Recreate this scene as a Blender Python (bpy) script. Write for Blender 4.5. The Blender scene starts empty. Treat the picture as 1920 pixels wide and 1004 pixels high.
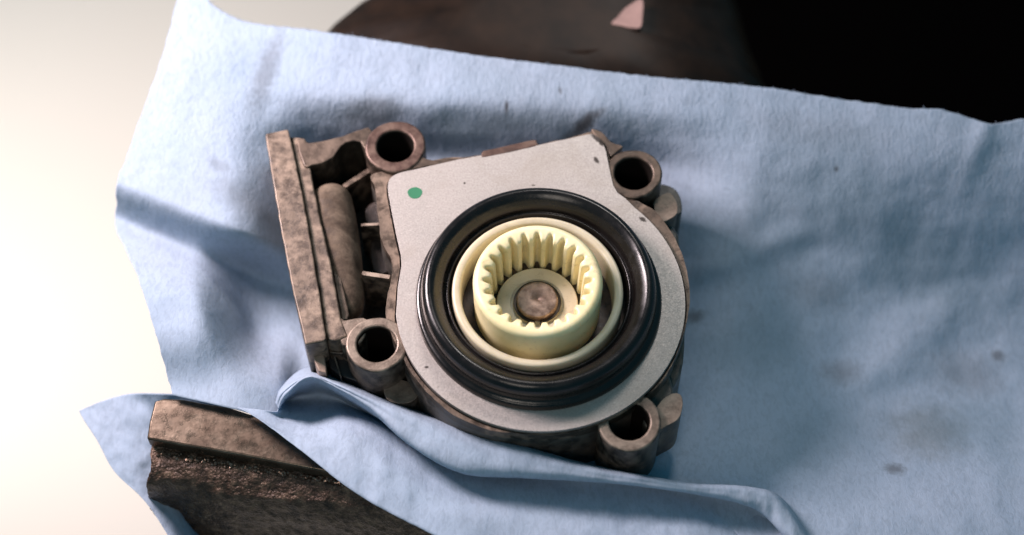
import bpy, bmesh, math, random
from mathutils import Vector, noise as mnoise
random.seed(7)
C = bpy.context.scene.collection
S = 0.01                                   # geometry below is written in centimetres
PI = math.pi
# ------------------------------------------------------------------ camera
TILT = math.radians(29.5)
D = 57.7
cam_loc = Vector((0, -D*math.sin(TILT), D*math.cos(TILT)))
cd = bpy.data.cameras.new('camera'); cam = bpy.data.objects.new('camera', cd); C.objects.link(cam)
cam.location = cam_loc*S
cam.rotation_euler = (TILT, 0, 0)
cd.sensor_width = 36; cd.lens = 36*D/32.0
cd.clip_start = 0.02; cd.clip_end = 50
cd.dof.use_dof = True; cd.dof.focus_distance = (D-0.6)*S; cd.dof.aperture_fstop = 5.2
bpy.context.scene.camera = cam
# ------------------------------------------------------------------ light
w = bpy.data.worlds.new('World'); bpy.context.scene.world = w; w.use_nodes = True
w.node_tree.nodes['Background'].inputs[0].default_value = (0.20, 0.74, 1.0, 1)
w.node_tree.nodes['Background'].inputs[1].default_value = 0.22
def area(name, loc, target, size, power, col, sy=None):
    l = bpy.data.lights.new(name, 'AREA'); l.energy = power; l.color = col; l.size = size*S
    if sy: l.shape = 'RECTANGLE'; l.size_y = sy*S
    o = bpy.data.objects.new(name, l); C.objects.link(o); o.location = Vector(loc)*S
    o.rotation_euler = (Vector(target)-Vector(loc)).to_track_quat('-Z', 'Y').to_euler()
    return o
area('work_lamp_left', (-28, 15, 23), (-6, 0, 0), 12, 3.6, (1.0, 0.84, 0.86))
area('work_lamp_rear', (12, 54, 58), (0, 0, 0), 16, 1.7, (1.0, 0.92, 0.88))
area('front_lamp', (-12, -44, 48), (-3, -4, -1), 18, 0.75, (1.0, 0.88, 0.78))
sl = bpy.data.lights.new('window_spot', 'SPOT'); sl.energy = 5.2; sl.spot_size = math.radians(88); sl.spot_blend = 1.0
sl.color = (1, 0.98, 0.97); sl.shadow_soft_size = 0.05
so = bpy.data.objects.new('window_spot', sl); C.objects.link(so); so.location = Vector((-46, 12, -6))*S
vs = bpy.context.scene.view_settings
vs.view_transform = 'Standard'; vs.look = 'None'; vs.exposure = 0.0; vs.gamma = 1.0

# ------------------------------------------------------------------ helpers
FPX = 1920*cd.lens/36.0
RX = Vector((1, 0, 0)); UP = Vector((0, math.cos(TILT), math.sin(TILT))); FW = Vector((0, math.sin(TILT), -math.cos(TILT)))
def P(px, py, z=0.0):
    """point (cm) on the height z that the photograph shows at pixel px,py"""
    d = FW + RX*((px-960)/FPX) + UP*((502-py)/FPX)
    t = (z-cam_loc.z)/d.z
    return cam_loc + d*t
so.rotation_euler = (Vector(P(-60, 380, -36))-Vector((-46, 12, -6))).to_track_quat('-Z', 'Y').to_euler()
def lerp(a, b, t): return a+(b-a)*t
def sstep(a, b, x):
    t = max(0., min(1., (x-a)/(b-a))); return t*t*(3-2*t)
def curve1(pts, x):
    if x <= pts[0][0]: return pts[0][1]
    for i in range(len(pts)-1):
        if x <= pts[i+1][0]:
            x0, y0 = pts[i]; x1, y1 = pts[i+1]
            xm, ym = pts[i-1] if i > 0 else (2*x0-x1, y0*2-y1)
            xp, yp = pts[i+2] if i+2 < len(pts) else (2*x1-x0, 2*y1-y0)
            t = (x-x0)/(x1-x0)
            m0 = (y1-ym)/(x1-xm)*(x1-x0); m1 = (yp-y0)/(xp-x0)*(x1-x0)
            return (2*t**3-3*t*t+1)*y0+(t**3-2*t*t+t)*m0+(-2*t**3+3*t*t)*y1+(t**3-t*t)*m1
    return pts[-1][1]
def cat(p0, p1, p2, p3, t):
    return tuple(0.5*((2*b)+(-a+c)*t+(2*a-5*b+4*c-d)*t*t+(-a+3*b-3*c+d)*t**3) for a, b, c, d in zip(p0, p1, p2, p3))
def spline(pts, n, closed=False):
    out = []; m = len(pts)
    for i in range(m if closed else m-1):
        if closed: q = [pts[(i+k-1) % m] for k in range(4)]
        else: q = [pts[max(0, i-1)], pts[i], pts[i+1], pts[min(m-1, i+2)]]
        for k in range(n): out.append(cat(*q, k/n))
    if not closed: out.append(tuple(pts[-1]))
    return out
def resample(pts, n):
    d = [0.]
    for a, b in zip(pts, pts[1:]): d.append(d[-1]+math.dist(a[:2], b[:2])+1e-6)
    out = []; j = 0
    for k in range(n):
        s = d[-1]*k/(n-1)
        while j < len(d)-2 and d[j+1] < s: j += 1
        t = (s-d[j])/(d[j+1]-d[j]); t = min(1, max(0, t))
        out.append(tuple(lerp(a, b, t) for a, b in zip(pts[j], pts[j+1])))
    return out
def fbm(v, o=4): return mnoise.fractal(Vector(v), 1.0, 2.0, o)
def root(name, label, catg, base):
    o = bpy.data.objects.new(name, None); C.objects.link(o); o.location = Vector(base)*S
    o.empty_display_size = 0.01
    o['label'] = label; o['category'] = catg; return o
def link(name, bm, mat, parent=None, smooth=True, bevel=0, seg=2, ang=35, solid=0, label=None, kind=None, weld=False):
    base = parent
    off = Vector((0, 0, 0)); p = parent
    while p is not None: off += Vector(p.location); p = p.parent
    bmesh.ops.remove_doubles(bm, verts=bm.verts, dist=1e-5)
    bmesh.ops.recalc_face_normals(bm, faces=bm.faces)
    for v in bm.verts: v.co = v.co*S-off
    me = bpy.data.meshes.new(name); bm.to_mesh(me); bm.free()
    me.materials.append(mat)
    if smooth:
        for f in me.polygons: f.use_smooth = True
    o = bpy.data.objects.new(name, me); C.objects.link(o); o.parent = parent
    if solid:
        m = o.modifiers.new('solid', 'SOLIDIFY'); m.thickness = solid*S; m.offset = -1
    if bevel:
        m = o.modifiers.new('bevel', 'BEVEL'); m.width = bevel*S; m.segments = seg; m.limit_method = 'ANGLE'; m.angle_limit = math.radians(ang)
    if smooth and not solid:
        m = o.modifiers.new('wn', 'WEIGHTED_NORMAL'); m.keep_sharp = True
        try:
            me.set_sharp_from_angle(angle=math.radians(50))
        except Exception: pass
    if label: o['label'] = label
    if kind: o['kind'] = kind
    return o
def prism(outline, zt, zb, holes=(), taper=0.0, bm=None, rough=0.0):
    """outline: world xy points (cm). closed solid between zt and zb, may have holes"""
    bm = bm or bmesh.new(); loops = [outline]+list(holes)
    edges = []; tops = []
    for lp in loops:
        vs_ = [bm.verts.new((p[0], p[1], zt)) for p in lp]
        edges += [bm.edges.new((vs_[i], vs_[(i+1) % len(vs_)])) for i in range(len(vs_))]
        tops.append(vs_)
    r = bmesh.ops.triangle_fill(bm, use_beauty=True, edges=edges)
    tf = [g for g in r['geom'] if isinstance(g, bmesh.types.BMFace)]
    mp = {}
    cx = sum(p[0] for p in outline)/len(outline); cy = sum(p[1] for p in outline)/len(outline)
    for li, vs_ in enumerate(tops):
        for v in vs_:
            k = 1-taper if li == 0 else 1
            mp[v] = bm.verts.new((cx+(v.co.x-cx)*k, cy+(v.co.y-cy)*k, zb))
    for f in tf: bm.faces.new([mp[v] for v in reversed(f.verts)])
    for vs_ in tops:
        n = len(vs_)
        for i in range(n):
            a, b = vs_[i], vs_[(i+1) % n]; bm.faces.new((a, b, mp[b], mp[a]))
    return bm
def W(pts, z=0.0): return [tuple(P(x, y, z)[:2]) for x, y in pts]
def lathe(profile, cx, cy, n=128, closed=False, rfun=None, a0=0, a1=2*PI):
    bm = bmesh.new(); rings = []
    for k in range(n):
        a = a0+(a1-a0)*k/n; ring = []
        for (r, z) in profile:
            rr = r if rfun is None else rfun(r, z, a)
            ring.append(bm.verts.new((cx+rr*math.cos(a), cy+rr*math.sin(a), z)))
        rings.append(ring)
    m = len(profile)
    for k in range(n):
        A = rings[k]; B = rings[(k+1) % n]
        for i in range(m if closed else m-1):
            j = (i+1) % m
            try: bm.faces.new((A[i], B[i], B[j], A[j]))
            except ValueError: pass
    return bm
def circle(cx, cy, r, n=64, a0=0): return [(cx+r*math.cos(a0+2*PI*k/n), cy+r*math.sin(a0+2*PI*k/n)) for k in range(n)]
def grid_mesh(rows, uv=True):
    bm = bmesh.new(); V = [[bm.verts.new(p) for p in r] for r in rows]
    for i in range(len(V)-1):
        for j in range(len(V[0])-1):
            bm.faces.new((V[i][j], V[i][j+1], V[i+1][j+1], V[i+1][j]))
    return bm
def smooth_profile(pts, n=5): return spline(pts, n)

# ------------------------------------------------------------------ materials
class NT:
    def __init__(s, name):
        s.m = bpy.data.materials.new(name); s.m.use_nodes = True; s.t = s.m.node_tree; s.b = s.t.nodes['Principled BSDF']
        tc = s.n('ShaderNodeTexCoord'); vm = s.n('ShaderNodeVectorMath'); vm.operation = 'SCALE'; vm.inputs[3].default_value = 1/S
        s.l(tc.outputs['Object'], vm.inputs[0]); s.co = vm.outputs[0]
    def n(s, t): return s.t.nodes.new(t)
    def l(s, a, b): s.t.links.new(a, b)
    def map(s, sc, rot=(0, 0, 0), co=None):
        m = s.n('ShaderNodeMapping'); m.inputs['Scale'].default_value = sc; m.inputs['Rotation'].default_value = rot
        s.l(co or s.co, m.inputs[0]); return m.outputs[0]
    def noise(s, sc, det=4, rough=0.6, co=None, dist=0):
        n = s.n('ShaderNodeTexNoise'); n.inputs['Scale'].default_value = sc; n.inputs['Detail'].default_value = det
        n.inputs['Roughness'].default_value = rough; n.inputs['Distortion'].default_value = dist
        s.l(co or s.co, n.inputs['Vector']); return n.outputs['Fac']
    def ramp(s, fac, stops):
        r = s.n('ShaderNodeValToRGB'); e = r.color_ramp.elements
        while len(e) < len(stops): e.new(0.5)
        for x, (p, c) in zip(e, stops): x.position = p; x.color = (c, c, c, 1) if isinstance(c, (int, float)) else (*c, 1)
        s.l(fac, r.inputs[0]); return r.outputs[0]
    def mix(s, fac, a, b, mode='MIX'):
        m = s.n('ShaderNodeMix'); m.data_type = 'RGBA'; m.blend_type = mode
        for v, i in ((fac, 0), (a, 6), (b, 7)):
            if isinstance(v, (int, float)): m.inputs[i].default_value = v if i == 0 else (v, v, v, 1)
            elif isinstance(v, tuple): m.inputs[i].default_value = (*v, 1)
            else: s.l(v, m.inputs[i])
        return m.outputs[2]
    def math(s, op, a, b=None, clamp=False):
        m = s.n('ShaderNodeMath'); m.operation = op; m.use_clamp = clamp
        for i, v in enumerate((a, b)):
            if v is None: continue
            if isinstance(v, (int, float)): m.inputs[i].default_value = v
            else: s.l(v, m.inputs[i])
        return m.outputs[0]
    def bump(s, h, strength, dist, prev=None):
        b = s.n('ShaderNodeBump'); b.inputs['Strength'].default_value = strength; b.inputs['Distance'].default_value = dist*S
        s.l(h, b.inputs['Height'])
        if prev is not None: s.l(prev, b.inputs['Normal'])
        return b.outputs[0]
    def spot(s, x, y, r, ry=None, soft=0.5, warp=0.5, ang=0):
        """1 inside a ragged spot centred at object xy (cm)"""
        m = s.n('ShaderNodeMapping'); m.vector_type = 'TEXTURE'
        m.inputs['Location'].default_value = (x, y, 0); m.inputs['Scale'].default_value = (r, ry or r, 1000)
        m.inputs['Rotation'].default_value = (0, 0, ang)
        s.l(s.co, m.inputs[0])
        ln = s.n('ShaderNodeVectorMath'); ln.operation = 'LENGTH'; s.l(m.outputs[0], ln.inputs[0])
        nz = s.noise(2.2/r, 5, 0.65)
        d = s.math('ADD', ln.outputs['Value'], s.math('MULTIPLY', s.math('SUBTRACT', nz, 0.5), warp*2))
        mr = s.n('ShaderNodeMapRange'); mr.interpolation_type = 'SMOOTHSTEP'
        mr.inputs[1].default_value = 1+soft; mr.inputs[2].default_value = 1-soft; s.l(d, mr.inputs[0]); return mr.outputs[0]
    def set(s, col=None, rough=None, metal=None, normal=None, **kw):
        for key, v in (('Base Color', col), ('Roughness', rough), ('Metallic', metal), ('Normal', normal)):
            if v is None: continue
            i = s.b.inputs[key]
            if isinstance(v, tuple): i.default_value = (*v, 1)
            elif isinstance(v, (int, float)): i.default_value = v
            else: s.l(v, i)
        for k, v in kw.items(): s.b.inputs[k.replace('_', ' ')].default_value = v
        return s.m

def cast_metal(name, dark, mid, light, sc=2.0, metal=0.4, bumpd=0.016, rough=(0.32, 0.62), spec=0.5, grain=14, top=False):
    t = NT(name)
    n1 = t.noise(sc, 6, 0.65, dist=0.4); n2 = t.noise(sc*3.2, 4, 0.6)
    f = t.math('ADD', t.math('MULTIPLY', n1, 0.78), t.math('MULTIPLY', n2, 0.22))
    col = t.ramp(f, [(0.32, dark), (0.48, mid), (0.68, light)])
    pit = t.ramp(t.noise(sc*9, 3, 0.6), [(0.34, 0.45), (0.46, 1.0)])
    col = t.mix(0.25, col, pit, 'MULTIPLY')
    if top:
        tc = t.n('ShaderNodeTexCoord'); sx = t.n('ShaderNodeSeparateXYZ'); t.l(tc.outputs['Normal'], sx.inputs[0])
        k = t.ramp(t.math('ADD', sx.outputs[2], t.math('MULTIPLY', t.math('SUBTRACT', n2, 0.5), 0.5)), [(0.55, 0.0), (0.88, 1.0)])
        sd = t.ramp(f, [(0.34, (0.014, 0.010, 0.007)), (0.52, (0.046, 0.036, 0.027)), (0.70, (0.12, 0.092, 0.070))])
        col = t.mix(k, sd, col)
    ge = t.n('ShaderNodeNewGeometry')
    wear = t.math('MULTIPLY', t.ramp(ge.outputs['Pointiness'], [(0.515, 0.0), (0.56, 1.0)]), t.ramp(n2, [(0.40, 0.0), (0.60, 0.75)]))
    col = t.mix(wear, col, tuple(min(0.6, c*1.5) for c in light))
    r = t.ramp(n2, [(0.3, rough[0]), (0.7, rough[1])])
    nb = t.bump(t.noise(grain, 5, 0.65), 0.6, bumpd); nb = t.bump(n1, 0.5, bumpd*3, nb)
    return t.set(col, r, metal, nb, Specular_IOR_Level=spec)
M = {}
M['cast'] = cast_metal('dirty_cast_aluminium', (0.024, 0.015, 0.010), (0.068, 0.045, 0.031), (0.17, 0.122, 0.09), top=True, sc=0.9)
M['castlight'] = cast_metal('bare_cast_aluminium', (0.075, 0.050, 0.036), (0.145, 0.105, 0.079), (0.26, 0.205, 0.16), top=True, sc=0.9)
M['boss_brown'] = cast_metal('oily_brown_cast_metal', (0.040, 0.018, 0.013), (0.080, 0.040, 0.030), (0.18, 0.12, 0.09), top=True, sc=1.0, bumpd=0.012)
M['deep'] = cast_metal('shade_dark_recess_metal', (0.006, 0.004, 0.003), (0.018, 0.012, 0.010), (0.06, 0.042, 0.033), sc=1.2, metal=0.1)  # recess shade put into the colour, near-black for cavity parts
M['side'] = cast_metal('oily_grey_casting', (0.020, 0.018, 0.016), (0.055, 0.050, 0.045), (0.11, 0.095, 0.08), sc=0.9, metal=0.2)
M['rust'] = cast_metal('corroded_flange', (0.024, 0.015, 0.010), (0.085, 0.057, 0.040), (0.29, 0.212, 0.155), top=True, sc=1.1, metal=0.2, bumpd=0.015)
M['barrel'] = cast_metal('dusty_barrel_metal', (0.028, 0.018, 0.012), (0.075, 0.052, 0.036), (0.17, 0.125, 0.09), sc=1.3, metal=0.0, bumpd=0.02, rough=(0.6, 0.9), spec=0.25)
def bore():
    t = NT('bore_dark'); return t.set((0.006, 0.004, 0.003), 0.7, 0.0, Specular_IOR_Level=0.15)
M['bore'] = bore()
def plate():
    t = NT('brushed_galvanised_plate')
    f = t.noise(18, 4, 0.6); f2 = t.noise(0.5, 3, 0.5)
    col = t.ramp(f, [(0.30, (0.28, 0.255, 0.235)), (0.5, (0.37, 0.34, 0.315)), (0.72, (0.46, 0.43, 0.40))])
    col = t.mix(t.math('MULTIPLY', f2, 0.35), col, (0.56, 0.47, 0.43))
    pit = t.ramp(t.noise(3.4, 4, 0.7), [(0.26, 0.25), (0.31, 1.0)])
    col = t.mix(0.7, col, pit, 'MULTIPLY')
    for (x, y, r, ry, a) in PLATE_SPOTS: col = t.mix(t.math('MULTIPLY', t.spot(x, y, r, ry, 0.35, 0.7, a), 0.92), col, (0.02, 0.013, 0.01))
    r = t.ramp(t.noise(16, 4, 0.7), [(0.3, 0.36), (0.7, 0.60)])
    sc = t.noise(1.0, 3, 0.5, co=t.map((0.8, 26, 1), (0, 0, 0.6)), dist=0.3)
    scm = t.ramp(sc, [(0.70, 0.0), (0.74, 0.4)])
    col = t.mix(scm, col, (0.7, 0.67, 0.63))
    sm = t.ramp(t.noise(0.45, 5, 0.65, dist=0.8), [(0.50, 0.0), (0.68, 0.45)])
    col = t.mix(sm, col, (0.33, 0.285, 0.245))
    nb = t.bump(t.noise(15, 6, 0.7), 0.6, 0.009)
    return t.set(col, r, 0.55, nb)
def rubber():
    t = NT('oily_black_rubber')
    r = t.ramp(t.noise(1.3, 5, 0.6), [(0.35, 0.17), (0.65, 0.36)])
    dust = t.ramp(t.noise(9, 5, 0.8), [(0.66, 0.0), (0.74, 0.35)])
    col = t.mix(dust, (0.006, 0.0045, 0.004), (0.10, 0.08, 0.07))
    nb = t.bump(t.noise(5, 4, 0.6), 0.35, 0.01)
    return t.set(col, r, 0.0, nb, Specular_IOR_Level=0.42)
M['rubber'] = rubber()
def plastic(name, c1, c2, sss=0.25, grime=0.0):
    t = NT(name); f = t.noise(0.9, 4, 0.6)
    col = t.ramp(f, [(0.35, c1), (0.65, c2)])
    g = t.ramp(t.noise(4.0, 6, 0.7), [(0.60, 0.0), (0.74, 1.0)])
    col = t.mix(t.math('MULTIPLY', g, grime), col, (0.30, 0.22, 0.13))
    nb = t.bump(t.noise(6, 3, 0.5), 0.15, 0.01)
    dirt = t.ramp(t.noise(1.6, 6, 0.75, dist=0.6), [(0.56, 0.0), (0.70, 1.0)])
    col = t.mix(t.math('MULTIPLY', dirt, grime*0.9), col, (0.34, 0.26, 0.14))
    m = t.set(col, t.ramp(t.noise(3, 4, 0.6), [(0.3, 0.25), (0.7, 0.5)]), 0.0, nb)
    t.b.inputs['Subsurface Weight'].default_value = sss
    t.b.inputs['Subsurface Radius'].default_value = (0.9, 0.7, 0.25); t.b.inputs['Subsurface Scale'].default_value = 0.004
    return m
M['gear'] = plastic('ivory_nylon', (0.76, 0.66, 0.36), (0.83, 0.74, 0.46), 0.10, 0.5)
M['collar'] = plastic('cream_nylon', (0.50, 0.44, 0.31), (0.60, 0.535, 0.39), 0.2, 0.3)
M['hub'] = plastic('greyed_nylon_floor', (0.62, 0.54, 0.41), (0.72, 0.64, 0.50), 0.15, 0.6)
M['shaft'] = cast_metal('worn_steel_shaft', (0.11, 0.07, 0.05), (0.19, 0.125, 0.095), (0.34, 0.25, 0.20), sc=1.6, metal=0.5, bumpd=0.004, rough=(0.3, 0.5))
def simple(name, col, rough, metal=0.0, spec=0.5, var=0.25, sc=3):
    t = NT(name); c = t.ramp(t.noise(sc, 5, 0.6), [(0.3, tuple(k*(1-var) for k in col)), (0.7, tuple(k*(1+var) for k in col))])
    nb = t.bump(t.noise(sc*5, 4, 0.6), 0.3, 0.01)
    return t.set(c, rough, metal, nb, Specular_IOR_Level=spec)
M['green'] = simple('green_paint', (0.018, 0.155, 0.07), 0.45, var=0.1)
M['blackplastic'] = simple('black_connector_plastic', (0.012, 0.012, 0.014), 0.35)
M['tan'] = simple('tan_metal', (0.30, 0.215, 0.165), 0.5, 0.2)
M['crumb'] = simple('metal_swarf', (0.25, 0.16, 0.12), 0.28, 0.7, var=0.6, sc=9)
# jaw materials
def jawsteel():
    t = NT('worn_jaw_steel')
    co = t.map((1.6, 2.2, 1.6), (0, 0, math.radians(12)))
    f = t.noise(1.1, 6, 0.65, co=co, dist=0.6)
    col = t.ramp(f, [(0.30, (0.068, 0.046, 0.032)), (0.5, (0.105, 0.075, 0.053)), (0.70, (0.16, 0.12, 0.088))])
    blot = t.ramp(t.noise(0.7, 5, 0.7), [(0.46, 0.0), (0.70, 0.4)])
    col = t.mix(blot, col, (0.06, 0.047, 0.037))
    r = t.ramp(t.noise(3, 4, 0.6), [(0.3, 0.2), (0.7, 0.42)])
    nb = t.bump(t.noise(9, 5, 0.6, co=co), 0.3, 0.012)
    return t.set(col, r, 0.75, nb)
M['jawsteel'] = jawsteel()
def jawcast():
    t = NT('rough_cast_iron')
    n = t.noise(5.5, 6, 0.7)
    col = t.ramp(t.noise(3.0, 6, 0.7), [(0.34, (0.020, 0.010, 0.006)), (0.52, (0.072, 0.040, 0.025)), (0.72, (0.21, 0.135, 0.09))])
    v = t.n('ShaderNodeTexVoronoi'); v.inputs['Scale'].default_value = 11; t.l(t.co, v.inputs['Vector'])
    h = t.math('ADD', n, t.math('MULTIPLY', v.outputs['Distance'], -0.5))
    nb = t.bump(h, 1.0, 0.06); nb = t.bump(t.noise(1.5, 3, 0.6), 0.6, 0.15, nb)
    return t.set(col, t.ramp(n, [(0.35, 0.24), (0.65, 0.5)]), 0.3, nb, Specular_IOR_Level=0.5)
M['jawcast'] = jawcast()
M['rearcast'] = simple('dark_brown_painted_casting', (0.011, 0.0056, 0.003), 0.42, 0.0, 0.16, 0.5, 0.8)
def cloth():
    t = NT('blue_shop_towel')
    big = t.noise(0.22, 4, 0.6); fine = t.noise(9, 5, 0.7)
    col = t.ramp(big, [(0.3, (0.395, 0.492, 0.605)), (0.7, (0.455, 0.535, 0.645))])
    crimp = t.noise(1.0, 3, 0.55, co=t.map((7.5, 3.4, 3.4)), dist=0.8)
    crimp2 = t.noise(1.0, 5, 0.7, co=t.map((18, 12, 12), (0, 0, 0.25)))
    sh = t.ramp(crimp, [(0.34, 0.88), (0.55, 1.0)])
    col = t.mix(1.0, col, sh, 'MULTIPLY')
    col = t.mix(0.25, col, t.ramp(fine, [(0.3, 0.8), (0.7, 1.1)]), 'MULTIPLY')
    speck = t.ramp(t.noise(2.3, 4, 0.75), [(0.735, 0.0), (0.765, 0.65)])
    col = t.mix(speck, col, (0.07, 0.07, 0.08))
    grime = t.ramp(t.noise(0.16, 5, 0.65), [(0.52, 0.0), (0.75, 0.3)])
    col = t.mix(grime, col, (0.24, 0.33, 0.40))
    for (x, y, r, ry, a, k, c) in TOWEL_SPOTS:
        col = t.mix(t.math('MULTIPLY', t.spot(x, y, r, ry, 0.75, 0.9, a), k), col, c)
    sx = t.n('ShaderNodeSeparateXYZ'); t.l(t.co, sx.inputs[0])
    k = t.n('ShaderNodeMapRange'); k.interpolation_type = 'SMOOTHSTEP'; t.l(sx.outputs[1], k.inputs[0])
    k.inputs[1].default_value = 0.5; k.inputs[2].default_value = 4.5; k.inputs[3].default_value = 0.35; k.inputs[4].default_value = 1.0
    nb = t.bump(t.math('MULTIPLY', crimp, k.outputs[0]), 0.85, 0.05); nb = t.bump(t.math('MULTIPLY', crimp2, k.outputs[0]), 0.6, 0.018, nb)
    m = t.set(col, 0.9, 0.0, nb, Specular_IOR_Level=0.12)
    tr = t.n('ShaderNodeBsdfTranslucent'); ms = t.n('ShaderNodeMixShader'); ms.inputs[0].default_value = 0.30
    t.l(t.mix(1.0, col, (0.42, 0.80, 1.0), 'MULTIPLY'), tr.inputs[0]); t.l(nb, tr.inputs['Normal'])
    out = [x for x in t.t.nodes if x.type == 'OUTPUT_MATERIAL'][0]
    t.l(t.b.outputs[0], ms.inputs[1]); t.l(tr.outputs[0], ms.inputs[2]); t.l(ms.outputs[0], out.inputs[0])
    return m

# ------------------------------------------------------------------ setting
t = NT('cream_floor'); M['floor'] = t.set(t.ramp(t.noise(0.03, 3, 0.5), [(0.3, (0.75, 0.675, 0.59)), (0.7, (0.78, 0.705, 0.62))]), 0.8)
t = NT('black_backdrop'); M['black'] = t.set((0.0012, 0.0010, 0.0010), 0.9, Specular_IOR_Level=0.0)
def slab(name, x0, x1, y0, y1, z, mat, th=1.0):
    bm = prism([(x0, y0), (x1, y0), (x1, y1), (x0, y1)], z, z-th)
    o = link(name, bm, mat, smooth=False, kind='structure'); return o
slab('floor', -160, 160, -120, 160, -36, M['floor'])
bx = P(1180, 0, -20)[0]
slab('shadow_backdrop', bx, 120, 4, 130, -20, M['black'])  # near-black slab added in place of the dark shadowed void at right

# ------------------------------------------------------------------ towel
TB = P(1000, 500, -4)                      # towel base point
def rel(px, py, z): p = P(px, py, z); return (p.x-TB.x, p.y-TB.y)
TS = []
def ts(px, py, z, r, ry=None, a=0, k=0.6, c=(0.10, 0.10, 0.11)):
    x, y = rel(px, py, z); TS.append((x, y, r, ry or r, a, k, c))
ts(500, 130, -1, 0.35, 1.3, -0.25, 0.45); ts(950, 207, -1.2, 0.06, 0.16, 0, 0.9); ts(1090, 240, -1.6, 0.6, 0.12, 0.35, 0.9)
ts(1050, 183, -1.2, 0.05, 0.12, 0.2, 0.7); ts(1760, 770, -3, 1.2, 1.0, 0.4, 0.42, (0.14, 0.15, 0.13)); ts(1685, 862, -3, 0.3, 0.2, 0, 0.6)
ts(1305, 572, -3.4, 0.3, 0.22, 0, 0.65); ts(1905, 600, -3, 0.2, 0.18, 0, 0.6); ts(1590, 655, -3, 0.6, 0.4, 0, 0.35)
ts(1840, 640, -3, 1.1, 0.7, 0, 0.3); ts(700, 215, -1.5, 0.9, 0.35, 0, 0.45); ts(410, 310, -1, 0.4, 0.2, -0.6, 0.3)
ts(1520, 250, -1.4, 2.2, 0.5, -0.1, 0.18); ts(1566, 325, -2, 0.07, 0.07, 0, 0.8)
ts(450, 365, -1, 1.0, 0.45, -0.5, 0.3); ts(1545, 520, -3, 0.9, 0.5, 0, 0.2)
for a_ in [(1480,420,2.6,1.5,0.5,0.22),(1720,470,2.2,1.2,-0.4,0.28),(1400,620,1.8,1.0,0.2,0.22),(1860,760,1.6,1.2,0,0.25),(1560,800,1.5,0.9,0.6,0.18)]:
    ts(a_[0], a_[1], -3.3, a_[2], a_[3], a_[4], a_[5]*1.3, (0.15, 0.24, 0.30))
TOWEL_SPOTS = TS
M['cloth'] = cloth()
towel = root('shop_towel', 'blue paper shop towel lying under the metal motor and folded over the vise jaw', 'towel', TB)
Lx = [(-60, 352), (0, 333), (60, 318), (130, 297), (230, 260), (300, 236), (345, 219), (375, 219), (420, 216), (445, 224), (480, 241), (540, 266), (600, 284), (640, 296), (735, 322), (800, 345), (1100, 420)]
Ty = [(330, -60), (365, -40), (390, 0), (415, 20), (450, 38), (485, 46), (520, 50), (565, 55), (620, 62), (700, 74), (800, 90), (900, 106), (1000, 118), (1200, 142), (1440, 165), (1540, 181), (1600, 190), (1700, 203), (1760, 206), (1800, 216), (1860, 233), (1890, 228), (1920, 224), (2100, 235)]
By = [(300, 735), (325, 742), (440, 768), (530, 790), (640, 782), (720, 790), (880, 850), (1080, 892), (1300, 950), (1380, 1000), (1440, 1100), (2200, 1100)]
def towel_z(x, y):
    yy = y-(x-900)*0.05
    z1 = curve1([(-60, -0.5), (60, -0.6), (140, -0.8), (195, -1.0), (245, -1.9), (300, -3.0), (430, -3.9), (540, -4.3), (640, -4.4), (730, -4.0), (830, -3.1), (950, -2.3), (1100, -1.9)], yy)
    z2 = curve1([(-60, -0.5), (60, -0.6), (150, -0.85), (250, -1.3), (350, -2.1), (450, -3.1), (550, -3.9), (650, -4.3), (750, -4.0), (850, -3.2), (950, -2.3), (1100, -1.7)], yy)
    z = lerp(z1, z2, sstep(1180, 1420, x))
    lf = sstep(640, 420, x)
    # left wing: gently domed sheet with a fold line from (220,350) to (550,480)
    yc = 350+(x-220)*0.40
    up = -1.3+0.25*math.sin((x-200)/130)
    dn = -2.6
    k = sstep(yc-14, yc+70, y)
    zl = up-(y < yc)*0.0002*(yc-y)*0-0.0*y
    zl = lerp(up, dn-1.9*sstep(360, 520, x), k)
    zl += 1.35*sstep(yc+50, yc+170, y)*sstep(470+0.25*(y-560), 360+0.35*(y-560), x)           # bulge below the fold
    zl = lerp(zl, -2.02, sstep(610, 735, y)*sstep(575, 520, x))
    z -= 1.6*sstep(1300, 2000, x)*sstep(120, 640, y)*(1-0.45*sstep(700, 900, y))
    z = lerp(z, zl, lf)
    # right side creases
    z += 0.16*math.exp(-((y-(520-(x-1280)*0.35))/30)**2)*sstep(1260, 1330, x)*sstep(1620, 1420, x)
    z += 0.13*math.exp(-((x-(1850-(y-230)*0.35))/22)**2)*sstep(400, 260, y)*sstep(200, 240, y)
    z += 0.25*math.exp(-((x-(1700-(y-650)*0.9))/70)**2)*sstep(520, 600, y)*sstep(760, 690, y)
    z += (0.13*fbm((x/260, y/200, 1.3), 3)*sstep(60, 200, y)+0.04*fbm((x/60, y/70, 5.3), 3))*(1-sstep(610, 735, y)*sstep(575, 520, x))
    return z
NU, NV = 300, 190
rows = []
for j in range(NV+1):
    v = j/NV; row = []
    for i in range(NU+1):
        u = i/NU
        lx = 352
        # left side follows Lx (as function of y); right is far outside the frame
        y0 = lerp(curve1(Ty, 352), 745, v); lx = curve1(Lx, y0)
        x = lerp(lx, 2100, u**1.15)
        ty = curve1(Ty, x) if x > 330 else -62
        y = lerp(ty, curve1(By, x), v)
        # keep left border true to its own height
        x = lerp(curve1(Lx, y), 2100, u**1.15)
        y = lerp(curve1(Ty, x) if x > 330 else -62, curve1(By, x), v)
        y += 1.6*fbm((x/17, 3.3, 1), 3)*(1-v)**6
        x += 2.2*fbm((y/25, 8.3, 1), 3)*(1-u)**8
        row.append(P(x, y, towel_z(x, y)))
    rows.append(row)
link('back_sheet', grid_mesh(rows), M['cloth'], towel, solid=0.02)

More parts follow.
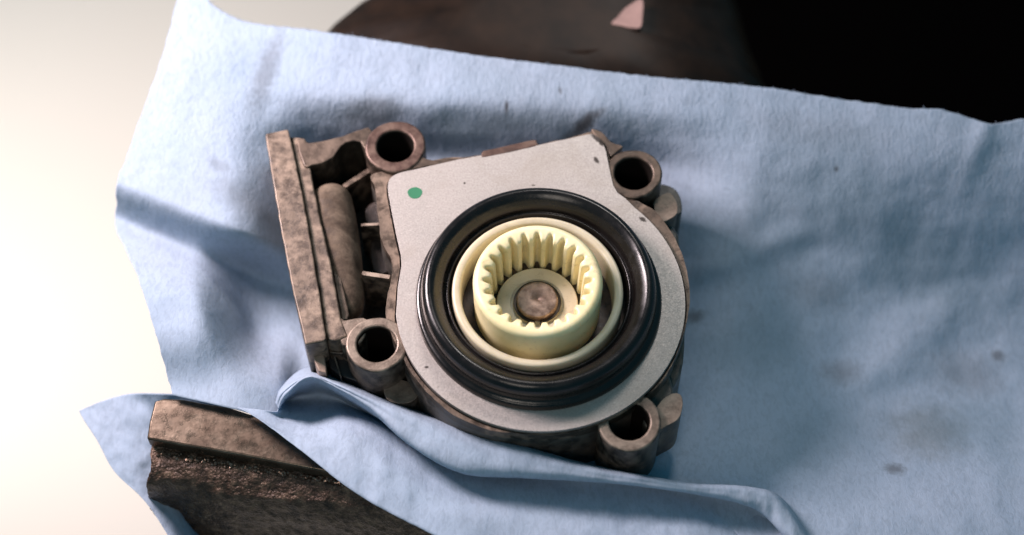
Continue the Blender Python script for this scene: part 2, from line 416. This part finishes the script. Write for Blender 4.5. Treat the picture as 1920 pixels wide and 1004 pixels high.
bm = bmesh.new()
for q in range(150):
    x = random.uniform(640, 1915) if q % 3 else random.uniform(350, 640); y = curve1(Ty, x)
    p = P(x, y+2, towel_z(x, y)+0.01); d = Vector((random.gauss(0, 1), random.uniform(0.1, 1.2), random.uniform(-0.2, 0.8))).normalized()*random.uniform(0.03, 0.16)
    e = Vector((random.gauss(0, 1), random.gauss(0, 1), 0)).normalized()*0.03; t_ = Vector((-d.y, d.x, 0)).normalized()*0.006
    pts = [p, p+d*0.5+e, p+d]
    L_ = [bm.verts.new(v+t_) for v in pts]; R_ = [bm.verts.new(v-t_) for v in pts]; U_ = [bm.verts.new(v+Vector((0, 0, 0.008))) for v in pts]
    for a, b in ((L_, U_), (U_, R_), (R_, L_)):
        for m_ in range(2): bm.faces.new((a[m_], a[m_+1], b[m_+1], b[m_]))
link('lint', bm, M['cloth'], towel, kind='stuff', label='short fibres frayed along the far edge')
# front fold: stations along its length, each an S-shaped section
# columns: hidden foot behind, crest, upper face middle, lip, tucked under, start of lower face, lower middle, lower edge
st = [
 # foot            crest              mid               lip                under              start              mid2              edge
 [(517,757,-2.1), (519,758,-2), (521,763,-2), (522,767,-2), (520,769,-2), (516,772,-2), (478,768,-2), (444,765,-2)],
 [(529,726,-3.2), (530,733,-1.6), (534,736,-1.45), (540,740,-1.5), (545,748,-3.3), (540,773,-2.5), (505,795,-1.9), (470,777,-1.7)],
 [(575,690,-3.4), (579,705,-1.2), (581,707,-1.05), (583,710,-1.15), (600,740,-3.3), (590,780,-2.55), (560,815,-1.85), (520,812,-1.6)],
 [(640,702,-3.5), (632,718,-1.05), (635,726,-0.85), (640,735,-1.15), (640,752,-3.3), (650,791,-1.95), (620,835,-1.6), (578,856,-1.5)],
 [(720,740,-3.5), (705,748,-1), (703,762,-0.75), (703,776,-1.1), (700,782,-3.3), (715,806,-1.95), (685,860,-1.6), (640,906,-1.5)],
 [(800,772,-3.5), (785,780,-1), (775,808,-0.7), (765,832,-1.07), (775,815,-3), (775,850,-1.95), (745,900,-1.55), (705,948,-1.5)],
 [(890,808,-3.4), (880,812,-1), (872,852,-0.7), (862,886,-1.1), (870,860,-2.5), (868,900,-1.95), (835,950,-1.5), (790,992,-1.5)],
 [(985,836,-3.4), (978,838,-1), (978,870,-0.72), (980,896,-1.15), (985,875,-2.5), (985,925,-1.95), (955,985,-1.55), (910,1050,-1.5)],
 [(1085,866,-3.3), (1080,868,-1.1), (1085,888,-0.85), (1092,902,-1.2), (1095,895,-2.3), (1100,952,-1.95), (1080,1010,-1.65), (1050,1100,-1.6)],
 [(1190,888,-3.2), (1185,890,-1.2), (1190,902,-0.98), (1196,911,-1.25), (1200,900,-2.4), (1205,980,-1.95), (1195,1035,-1.75), (1180,1130,-1.7)],
 [(1300,908,-3.1), (1296,907,-1.4), (1298,918,-1.2), (1300,926,-1.45), (1300,920,-2.4), (1305,1000,-1.95), (1300,1060,-1.85), (1300,1160,-1.8)],
 [(1400,915,-3), (1396,914,-1.65), (1392,928,-1.45), (1388,944,-1.65), (1390,940,-2.4), (1392,1015,-2.3), (1395,1080,-1.95), (1400,1180,-1.9)],
 [(1460,930,-2.9), (1455,932,-1.85), (1444,948,-1.65), (1430,964,-1.85), (1430,962,-2.4), (1440,1030,-2.4), (1450,1100,-2.05), (1470,1190,-2)],
 [(1505,985,-2.8), (1500,990,-1.95), (1484,1000,-1.8), (1468,1002,-2), (1466,1004,-2.4), (1480,1050,-2.4), (1500,1110,-2.05), (1530,1190,-2.1)],
 [(1545,1050,-2.8), (1540,1052,-2.1), (1524,1054,-2), (1508,1056,-2.15), (1505,1058,-2.5), (1515,1080,-2.5), (1530,1130,-2.15), (1560,1200,-2.2)],
]
cols = [spline([s[k] for s in st], 9) for k in range(8)]
rows = []
for i in range(len(cols[0])):
    sec = spline([c[i] for c in cols], 7)
    rr = []
    for k, (x, y, z) in enumerate(sec):
        edge = 1 if k > len(sec)-8 else 0
        z += (0.05*fbm((x/45, y/45, 2.2), 3)+0.04*fbm((x/14, k/9, 7), 2))*min(1, i/14)
        if 700 < x < 1250: z += 0.05*math.sin((x+y*0.35)/31)*sstep(35, 44, k)
        y += 0.8*fbm((x/14, 1.7, k//7), 2)
        rr.append(P(x, y, z))
    rows.append(rr)
link('front_fold', grid_mesh(rows), M['cloth'], towel, solid=0.02)
# loose corner hanging past the end of the jaw
cr = [[(148,771,-4.40),(180,757,-4.35),(215,745,-4.18),(250,738,-3.94),(300,738,-3.30),(420,742,-3.00)],
      [(158,790,-4.47),(200,790,-4.39),(240,790,-4.24),(290,790,-4.09),(340,790,-4.00),(440,800,-4.00)],
      [(182,826,-4.54),(220,838,-4.49),(260,840,-4.42),(300,845,-4.51),(350,850,-5.00),(460,860,-5.00)],
      [(214,884,-4.62),(240,890,-4.58),(270,890,-4.65),(310,895,-4.94),(360,900,-5.80),(480,920,-6.00)],
      [(262,930,-4.72),(280,934,-4.82),(300,940,-5.01),(330,945,-5.44),(370,950,-6.40),(500,970,-6.80)],
      [(292,968,-4.82),(310,975,-5.00),(325,980,-5.24),(350,985,-5.72),(390,990,-6.80),(520,1010,-7.20)],
      [(330,1030,-4.96),(345,1040,-5.19),(360,1045,-5.54),(380,1050,-6.07),(420,1050,-7.20),(540,1060,-7.60)]]
g = [spline(r, 10) for r in cr]; rows = []
for i in range(len(g[0])): rows.append([P(x, y, z+0.07*fbm((x/40, y/44, 9), 3)) for (x, y, z) in spline([r[i] for r in g], 10)])
link('loose_corner', grid_mesh(rows), M['cloth'], towel, solid=0.02)

# ------------------------------------------------------------------ vise
VB = P(450, 960, -9)
vise = root('bench_vise', 'heavy brown iron bench vise with worn steel jaw at the lower left', 'vise', VB)
def roughen(bm, amp, sc, zmask=None):
    bmesh.ops.subdivide_edges(bm, edges=[e for e in bm.edges], cuts=0)
    for v in bm.verts:
        n = mnoise.noise_vector(v.co*sc)
        v.co += n*amp
# jaw plate: machined steel strip
zj = -2.3
jp = [(290,752),(310,747),(345,749),(385,757),(430,764),(480,780),(560,808),(680,850),(740,872),(760,905),(620,886),(450,853),(275,823),(280,790)]
jw = W(jp, zj)
bm = prism(jw, zj, zj-0.55)
link('jaw_plate', bm, M['jawsteel'], vise, bevel=0.07, seg=3, ang=30, label='worn flat steel strip on top of the front jaw')
# cast jaw body below: loft of sections along the jaw
sec0 = [  # (px,py,z) at the left end of the jaw, top to bottom
    [(292,800,-2.9),(283,848,-2.9),(284,870,-2.95),(279,895,-3.2),(275,912,-3.6),(278,935,-4.736),(288,962,-5.872),(318,984,-6.582),(345,994,-7.008),(360,1040,-9)],
    [(340,800,-2.9),(325,853,-2.9),(330,875,-2.95),(328,900,-3.2),(327,918,-3.6),(330,942,-4.736),(336,966,-5.872),(345,990,-6.582),(352,1004,-7.008),(366,1050,-9)],
    [(380,800,-2.9),(370,858,-2.9),(372,880,-2.95),(368,905,-3.2),(360,924,-3.6),(356,950,-4.452),(357,975,-5.446),(362,1000,-6.298),(372,1020,-6.724),(380,1050,-9)],
    [(460,810,-2.9),(450,872,-2.9),(452,892,-2.95),(448,915,-3.2),(440,936,-3.5),(436,965,-4.452),(436,990,-5.446),(440,1012,-6.298),(442,1030,-6.724),(450,1060,-9)],
    [(640,830,-2.9),(620,902,-2.9),(625,915,-2.95),(640,935,-3.1),(660,955,-3.3),(650,985,-4.168),(645,1012,-5.162),(645,1035,-6.156),(645,1050,-6.724),(650,1080,-9)],
    [(860,880,-2.9),(840,946,-2.9),(850,965,-2.95),(870,980,-3.1),(880,1000,-3.3),(880,1035,-4.168),(880,1060,-5.162),(880,1080,-6.156),(880,1100,-6.724),(880,1120,-9)],
    [(1040,920,-2.9),(1030,985,-2.9),(1040,1000,-2.95),(1050,1015,-3.1),(1060,1040,-3.3),(1060,1070,-4.168),(1060,1100,-5.162),(1060,1120,-6.156),(1060,1140,-6.724),(1060,1160,-9)]]
nn = 16
g = [resample(spline(r, 8), 90) for r in sec0]; rows = []
for i in range(90):
    line = resample(spline([r[i] for r in g], 12), 220)
    rr = []
    for (x, y, z) in line:
        p = P(x, y, z); n = mnoise.noise_vector(p*3.2)*0.045+mnoise.noise_vector(p*8.5)*0.028+mnoise.noise_vector(p*1.1)*0.05
        rr.append(p+n)
    rows.append(rr)
bm = grid_mesh(rows)
# end cap at the left
link('jaw_casting', bm, M['jawcast'], vise, solid=0.3, label='rough dark cast iron body of the front jaw')
# swarf in the joint under the plate
bm = bmesh.new()
for k in range(190):
    s = random.random()**0.8; x = lerp(292, 700, s); y = lerp(848, 912, s)+random.gauss(0, 3.0)+3
    p = P(x, y, -2.88); r = random.uniform(0.02, 0.065)
    m0 = len(bm.verts); q = bmesh.ops.create_icosphere(bm, subdivisions=1, radius=r)
    for v in q['verts']: v.co = v.co*random.uniform(0.7, 1.3)+p
link('swarf', bm, M['crumb'], vise, smooth=False, kind='stuff', label='glinting metal crumbs along the joint under the jaw plate')
# rear casting: domed body rising behind the towel
rc = [(560,190),(585,110),(620,62),(650,38),(690,17),(750,-8),(850,-36),(1000,-50),(1200,-60),(1330,-50),(1372,-20),(1392,40),(1410,100),(1436,160),(1460,230),(1400,330),(1000,330),(640,260)]
lay = [(-8.0,1.0),(-5.2,0.998),(-4.7,0.985),(-4.2,0.955),(-3.7,0.90),(-3.15,0.80),(-2.5,0.6),(-2.1,0.3)]
zc = -5
ow = [P(x, y, zc) for x, y in spline(rc, 8, True)]
cxy = P(1020, 120, zc)
bm = bmesh.new(); rings = []
for (z, k) in lay:
    ring = []
    for p in ow:
        x = cxy.x+(p.x-cxy.x)*k; y = cxy.y+(p.y-cxy.y)*k
        ring.append(bm.verts.new((x, y, z+0.18*fbm((x/1.6, y/1.6, 2), 4)*(1 if k < 0.99 else 0))))
    rings.append(ring)
for a, b in zip(rings, rings[1:]):
    for i in range(len(a)): bm.faces.new((a[i], a[(i+1) % len(a)], b[(i+1) % len(a)], b[i]))
bm.faces.new(rings[-1])
link('rear_casting', bm, M['rearcast'], vise, label='dark rounded casting of the rear jaw behind the towel')
# pale pink piece added to stand in for lit background beyond the casting
pk = simple('lit_background_pink', (0.30, 0.19, 0.165), 0.8, var=0.2, sc=1.5)
PB = P(1185, 30, -3.2)
bm = prism(W(spline([(1147,44),(1158,32),(1172,16),(1186,6),(1200,-2),(1206,4),(1205,28),(1202,50),(1190,53),(1168,49)], 4, True), -2.0), -2.0, -2.1)
pf = link('lit_background_patch', bm, pk, None, bevel=0.05)
pf['label'] = 'small blurred pale pink scrap standing in for lit background past the dark casting at the top edge'; pf['category'] = 'patch'

# ------------------------------------------------------------------ motor
AX = P(1013, 562, 0)                      # centre of the round plate
GX = P(1007.5, 562, 0)                    # gear axis
MB = Vector((AX.x, AX.y, -3.8))
motor = root('actuator_motor', 'dirty cast metal gear motor with silver cover plate and cream splined socket', 'motor', MB)
def arcpts(a0, a1, r, n): return [(AX.x+r*math.cos(lerp(a0, a1, k/n)), AX.y+r*math.sin(lerp(a0, a1, k/n))) for k in range(n+1)]
def ang(px, py): p = P(px, py, 0); return math.atan2(p.y-AX.y, p.x-AX.x)
R = 4.48
aR = ang(1196, 388); aL = ang(744, 590)
if aL > 0: aL -= 2*PI
corner = spline([(728,362),(728,345),(735,333),(752,325),(775,320)], 5)
def plate_outline(off):
    pts = []
    pts += W([(744,575),(746,540),(753,500),(752,480),(744,445),(735,400)])
    pts += W(corner)
    pts += W([(860,300.5),(1003,275),(1100,254),(1112,253),(1122,259),(1130,268),(1136,285),(1144,325),(1150,350),(1158,363),(1172,373)])
    pts += arcpts(aR, aL, R, 90)
    if off:
        out = []; n = len(pts)
        for i in range(n):
            a = Vector(pts[i-1]); b = Vector(pts[(i+1) % n]); d = (b-a)
            if d.length < 1e-6: continue
            nrm = Vector((-d.y, d.x)).normalized()
            out.append(tuple(Vector(pts[i])+nrm*off))
        pts = out
    return pts
pl = plate_outline(0)
# orientation check for offsets (outline runs clockwise, left normal points out)
def spx(px, py): p = P(px, py, 0); return p.x-MB.x, p.y-MB.y
PLATE_SPOTS = []
for (px, py, r, ry, a) in [(1121,262,0.26,0.10,-0.7),(1118,302,0.07,0.13,0.5),(1205,413,0.12,0.07,-0.6),(871,345,0.035,0.04,0),(1000,349,0.06,0.03,0),(800,690,0.06,0.04,0),(1128,270,0.12,0.08,-1)]:
    x, y = spx(px, py); PLATE_SPOTS.append((x, y, r, ry, a))
M['plate'] = plate()
cover = link('cover_plate', prism(pl, 0.04, -0.14, holes=[circle(AX.x-0.05, AX.y+0.0, 3.80, 120)]), M['plate'], motor, bevel=0.025, seg=2, ang=40)
dp = P(778, 362, 0.045)
bm = prism([(dp.x+0.235*math.cos(a)*(1+0.05*math.sin(3*a)), dp.y+0.215*math.sin(a)) for a in [2*PI*k/40 for k in range(40)]], 0.047, 0.036)
link('paint_dot', bm, M['green'], cover, bevel=0.004)
# housing: rim round the plate, hollow below
hz = -0.10
outer = W(spline([(697,325),(703,350),(708,400),(716,450),(735,490),(728,540),(722,580),(728,610),(762,682),(800,732),(850,776),(920,804),(1000,812),(1080,806),(1135,785),(1175,762),(1218,735),(1250,700),(1277,640),(1293,572),(1288,505),(1266,445),(1232,396),(1200,376),(1180,367),(1164,358),(1155,346),(1149,322),(1141,285),(1136,264),(1124,247),(1108,244),(1060,258),(1003,270),(950,283),(900,292),(850,292),(800,300),(750,312)], 6, True))
ctr = Vector((AX.x, AX.y))
outer = [tuple(Vector(p)+(Vector(p)-ctr).normalized()*0.035*fbm((p[0]*2.2, p[1]*2.2, 3), 4)) for p in outer]
inner = plate_outline(0.055)
inner_s = plate_outline(-0.25)
bm = prism(outer, hz, -0.5, holes=[inner])
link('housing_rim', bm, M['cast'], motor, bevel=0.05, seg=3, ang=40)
bm = prism(outer, -0.502, -3.2, holes=[circle(AX.x, AX.y, 3.7, 64)])
link('housing_wall', bm, M['side'], motor, bevel=0.03, ang=40)
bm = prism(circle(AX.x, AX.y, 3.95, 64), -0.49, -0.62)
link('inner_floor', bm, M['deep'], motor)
# bolt bosses
def boss(px, py, ro, ri, z, zb, mat, elong=None, wob=0.02):
    c = P(px, py, z)
    o = [(c.x+ro*math.cos(a)*(1+wob*math.sin(2*a+px)), c.y+ro*math.sin(a)*(1+wob*math.cos(3*a+py))) for a in [2*PI*k/72 for k in range(72)]]
    h = circle(c.x, c.y, ri, 56)
    b = link('bolt_boss', prism(o, z, zb, holes=[h]), mat, motor, bevel=0.07, seg=3, ang=40)
    link('bore', lathe([(ri-0.012, z-0.10), (ri-0.03, z-0.25), (ri-0.05, zb+0.4), (0.01, zb+0.4)], c.x, c.y, 48), M['bore'], b)
    return b
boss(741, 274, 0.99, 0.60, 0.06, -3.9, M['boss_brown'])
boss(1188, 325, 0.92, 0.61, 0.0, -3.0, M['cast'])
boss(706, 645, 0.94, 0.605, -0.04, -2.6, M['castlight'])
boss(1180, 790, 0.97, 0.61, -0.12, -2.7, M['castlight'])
# webs between the bosses and the rim
def ragged(pw, amp):
    out = []; n = len(pw)
    for i in range(n):
        a = Vector(pw[i]); b = Vector(pw[(i+1) % n]); k = max(1, int((b-a).length/0.16))
        for j in range(k):
            p = a.lerp(b, j/k); e = 1 if j else 0.4
            out.append((p.x+amp*e*mnoise.noise((p.x*3.1, p.y*3.1, 4)), p.y+amp*e*mnoise.noise((p.x*3.1, p.y*3.1, 9))))
    return out
def pr(name, pts, zt, zb, mat, sm=3, bevel=0.05, closed=True, taper=0, label=None, parent=None):
    p2 = spline(pts, sm, True) if sm > 1 else pts
    return link(name, prism(ragged(W(p2, zt), 0.018 if mat in (M['rust'], M['cast'], M['castlight']) else 0.0), zt, zb, taper=taper), mat, parent or motor, bevel=bevel, seg=3, ang=35, label=label)
pr('web', [(1108,243),(1128,247),(1146,266),(1168,274),(1158,284),(1145,294),(1136,276)], -0.06, -2.5, M['cast'])
pr('web', [(785,292),(810,300),(860,296),(905,290),(905,297),(860,303),(790,314),(762,318),(770,300)], 0.0, -2.5, M['cast'])
pr('locating_rib', [(905,283),(925,279),(999,262),(1006,267),(1003,275),(910,295),(903,292)], 0.05, -1.2, M['boss_brown'], sm=2, bevel=0.03, label='smooth dark brown strip along the top edge of the plate')
# side lugs at the right
pr('lug', [(1225,385),(1238,368),(1256,362),(1268,378),(1270,398),(1258,410),(1240,414)], -0.55, -3.6, M['castlight'], sm=4, bevel=0.08)
pr('lug', [(1212,362),(1230,345),(1262,352),(1276,372),(1276,400),(1240,400)], -1.5, -4.0, M['side'], sm=4, bevel=0.08)
pr('lug', [(1240,450),(1272,440),(1276,560),(1284,620),(1276,700),(1240,720)], -0.9, -4.0, M['side'], sm=3, bevel=0.08)
pr('lug', [(1222,785),(1240,752),(1262,738),(1277,742),(1280,762),(1272,785),(1252,798),(1232,806)], -0.35, -2.4, M['castlight'], sm=4, bevel=0.09)
pr('lug', [(1205,790),(1240,700),(1258,712),(1262,760),(1236,800)], -0.7, -3.0, M['side'], sm=3, bevel=0.08)
pr('lug', [(720,728),(745,712),(778,722),(784,742),(764,756),(730,752)], -1.3, -2.4, M['castlight'], sm=4, bevel=0.1)
# cavity at the left: floor, top wall
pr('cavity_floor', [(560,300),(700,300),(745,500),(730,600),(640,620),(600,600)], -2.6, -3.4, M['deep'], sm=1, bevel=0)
pr('cavity_wall', [(556,262),(572,262),(580,268),(640,256),(690,238),(700,262),(694,296),(676,266),(648,268),(634,282),(624,296),(604,306),(584,310),(570,312)], -0.10, -3.2, M['cast'], sm=2, bevel=0.05)
pr('cavity_wall', [(632,592),(646,600),(668,596),(690,600),(680,640),(650,650),(636,634)], -0.20, -3.2, M['castlight'], sm=2, bevel=0.05)
# corroded end flange
pr('end_flange', [(497,251),(540,242),(543,252),(556,310),(574,400),(594,520),(612,636),(604,641),(573,646),(552,560),(528,440),(508,320)], 0.02, -3.2, M['rust'], sm=1, bevel=0.05, label='long mottled tan flange plate at the left end')
pr('flange_step', [(544,256),(570,258),(577,268),(579,300),(598,400),(622,500),(640,600),(652,630),(630,640),(613,636),(594,520),(574,400),(556,310)], -0.16, -3.0, M['rust'], sm=1, bevel=0.06)
pr('flange_step', [(600,400),(612,396),(632,480),(655,590),(652,600),(640,600),(622,500)], -0.45, -2.6, M['cast'], sm=1, bevel=0.05)
pr('flange_step', [(612,632),(652,626),(658,660),(640,664),(618,662)], -0.9, -3.0, M['cast'], sm=1, bevel=0.05)
# motor barrel: a lying drum with rounded ends
bm = bmesh.new(); a = P(617, 352, -0.85); b = P(655, 600, -1.15); ax = (b-a); L = ax.length; ax.normalize()
sd = Vector((-ax.y, ax.x, 0)).normalized(); up = sd.cross(ax)*-1
if up.z < 0: up = -up
prof = [(0.0, 0.0), (0.03, 0.30), (0.12, 0.46), (0.3, 0.60), (0.7, 0.69), (L*0.45, 0.72), (L-0.9, 0.60), (L-0.2, 0.42), (L, 0.0)]
prof = spline(prof, 4); rings = []
for (s_, r_) in prof:
    rings.append([bm.verts.new(a+ax*s_+sd*(max(r_, 0.001)*math.cos(q))+up*(max(r_, 0.001)*math.sin(q))) for q in [2*PI*k/40 for k in range(40)]])
for A_, B_ in zip(rings, rings[1:]):
    for i in range(40): bm.faces.new((A_[i], A_[(i+1) % 40], B_[(i+1) % 40], B_[i]))
link('drum', bm, M['barrel'], motor)
# ribs in the cavity
def rib(x0, y0, x1, y1, wd, z, zb, mat='cast'):
    a = P(x0, y0, z); b = P(x1, y1, z); d = (b-a).normalized(); n = Vector((-d.y, d.x, 0))*wd/2
    link('rib', prism([tuple((a+n)[:2]), tuple((b+n)[:2]), tuple((b-n)[:2]), tuple((a-n)[:2])], z, zb), M[mat], motor, bevel=0.03)
rib(644, 350, 694, 318, 0.17, -0.75, -2.6)
rib(676, 422, 722, 420, 0.10, -0.7, -2.6, 'castlight')
rib(678, 512, 732, 520, 0.15, -0.6, -2.6, 'castlight')
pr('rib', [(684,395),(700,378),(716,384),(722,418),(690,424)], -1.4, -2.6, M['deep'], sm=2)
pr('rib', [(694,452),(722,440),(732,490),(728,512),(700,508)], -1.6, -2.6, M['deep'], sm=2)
# connector below the flange
pr('connector', [(612,655),(656,652),(676,690),(684,720),(640,706),(618,690)], -1.3, -2.3, M['blackplastic'], sm=1, bevel=0.05, label='black plastic connector body under the flange')
pr('bracket', [(584,648),(604,646),(612,690),(612,700),(597,696),(590,680)], -0.9, -1.8, M['tan'], sm=1, bevel=0.04)
rib(626, 664, 640, 708, 0.05, -1.1, -2.0, 'side')
# rubber seal
cx, cy = P(1009.5, 562, 0)[:2]
prof = [(3.80, -0.3), (3.81, 0.02), (3.80, 0.16), (3.76, 0.26), (3.69, 0.30), (3.63, 0.36), (3.60, 0.50), (3.60, 0.66), (3.55, 0.84), (3.45, 0.95), (3.32, 0.97), (3.18, 0.88), (3.07, 0.76), (2.97, 0.64), (2.92, 0.52), (2.88, 0.46), (2.84, 0.50), (2.80, 0.52), (2.76, 0.46), (2.73, 0.3), (2.71, 0.0), (2.70, -0.4)]
link('rubber_seal', lathe(spline(prof, 4), cx, cy, 160), M['rubber'], motor)
# collar
gx, gy = GX.x, GX.y
prof = [(2.62, -0.4), (2.63, 0.3), (2.63, 0.52), (2.60, 0.60), (2.53, 0.63), (2.42, 0.61), (2.37, 0.56), (2.35, 0.46), (2.33, 0.0), (2.32, -0.4)]
link('plastic_collar', lathe(spline(prof, 3), gx, gy, 128), M['collar'], motor)
link('collar_floor', lathe([(2.4, -0.55), (1.9, -0.55)], gx, gy, 64), M['collar'], motor)
# splined socket
NT_ = 24; zt = 1.27; zf = -0.28
def tooth(r, z, a):
    ph = (a*NT_/(2*PI)) % 1.0; q = abs(ph-0.5)*2          # 0 at tooth centre
    h = sstep(0.86, 0.30, q)
    return r-lerp(0.27, 0.22, sstep(zf, 1.2, z))*h
prof_out = [(1.95, -0.95), (1.97, 0.6), (1.98, 1.08), (1.96, 1.18), (1.90, 1.25), (1.82, 1.28), (1.76, 1.285)]
prof_in = [(1.70, 1.275), (1.665, 1.245), (1.645, 1.19), (1.635, 1.1), (1.63, 0.8), (1.63, 0.3), (1.63, zf), (1.63, -0.95)]
def rf(r, z, a):
    if r >= 1.74: return r
    k = 1.0 if r <= 1.64 else 0.93 if r <= 1.65 else 0.7 if r <= 1.67 else 0.3
    return r-(r-tooth(r, z, a))*k
bm = lathe(prof_out+prof_in, gx, gy, 24*16, rfun=rf)
gear = link('splined_socket', bm, M['gear'], motor, label='cream plastic socket with internal splines')
link('hub_disc', lathe([(1.90, -0.93), (1.27, -0.92), (1.27, zf), (1.23, zf+0.05), (0.84, zf+0.06), (0.82, zf+0.0), (0.74, zf-0.01), (0.70, zf+0.06), (0.60, zf+0.06)], gx, gy, 96), M['hub'], gear)
link('shaft', lathe([(0.64, zf), (0.65, zf+0.20), (0.63, zf+0.27), (0.58, zf+0.31), (0.30, zf+0.31), (0.07, zf+0.31), (0.03, zf+0.28), (0.0, zf+0.27)], gx, gy, 64), M['shaft'], gear)
# circlip: open ring with two eyes towards the viewer
bm = bmesh.new()
def ringseg(bm, a0, a1, r0, r1, z0, z1, n=48):
    q = []
    for k in range(n+1):
        a = lerp(a0, a1, k/n); c_, s_ = math.cos(a), math.sin(a)
        q.append([bm.verts.new((gx+r*c_, gy+r*s_, z)) for r, z in ((r0, z0), (r1, z0), (r1, z1), (r0, z1))])
    for A_, B_ in zip(q, q[1:]):
        for i in range(4): bm.faces.new((A_[i], A_[(i+1) % 4], B_[(i+1) % 4], B_[i]))
    bm.faces.new(q[0]); bm.faces.new(q[-1])
ringseg(bm, math.radians(-72), math.radians(252), 0.64, 0.74, zf+0.08, zf+0.13)
for aa in (-76, -104):
    c_ = (gx+0.74*math.cos(math.radians(aa)), gy+0.74*math.sin(math.radians(aa)))
    prism(circle(c_[0], c_[1], 0.11, 16), zf+0.14, zf+0.07, holes=[circle(c_[0], c_[1], 0.045, 12)], bm=bm)
M['clip'] = simple('dark_spring_steel', (0.06, 0.045, 0.035), 0.35, 0.7)
link('circlip', bm, M['clip'], gear, bevel=0.01)
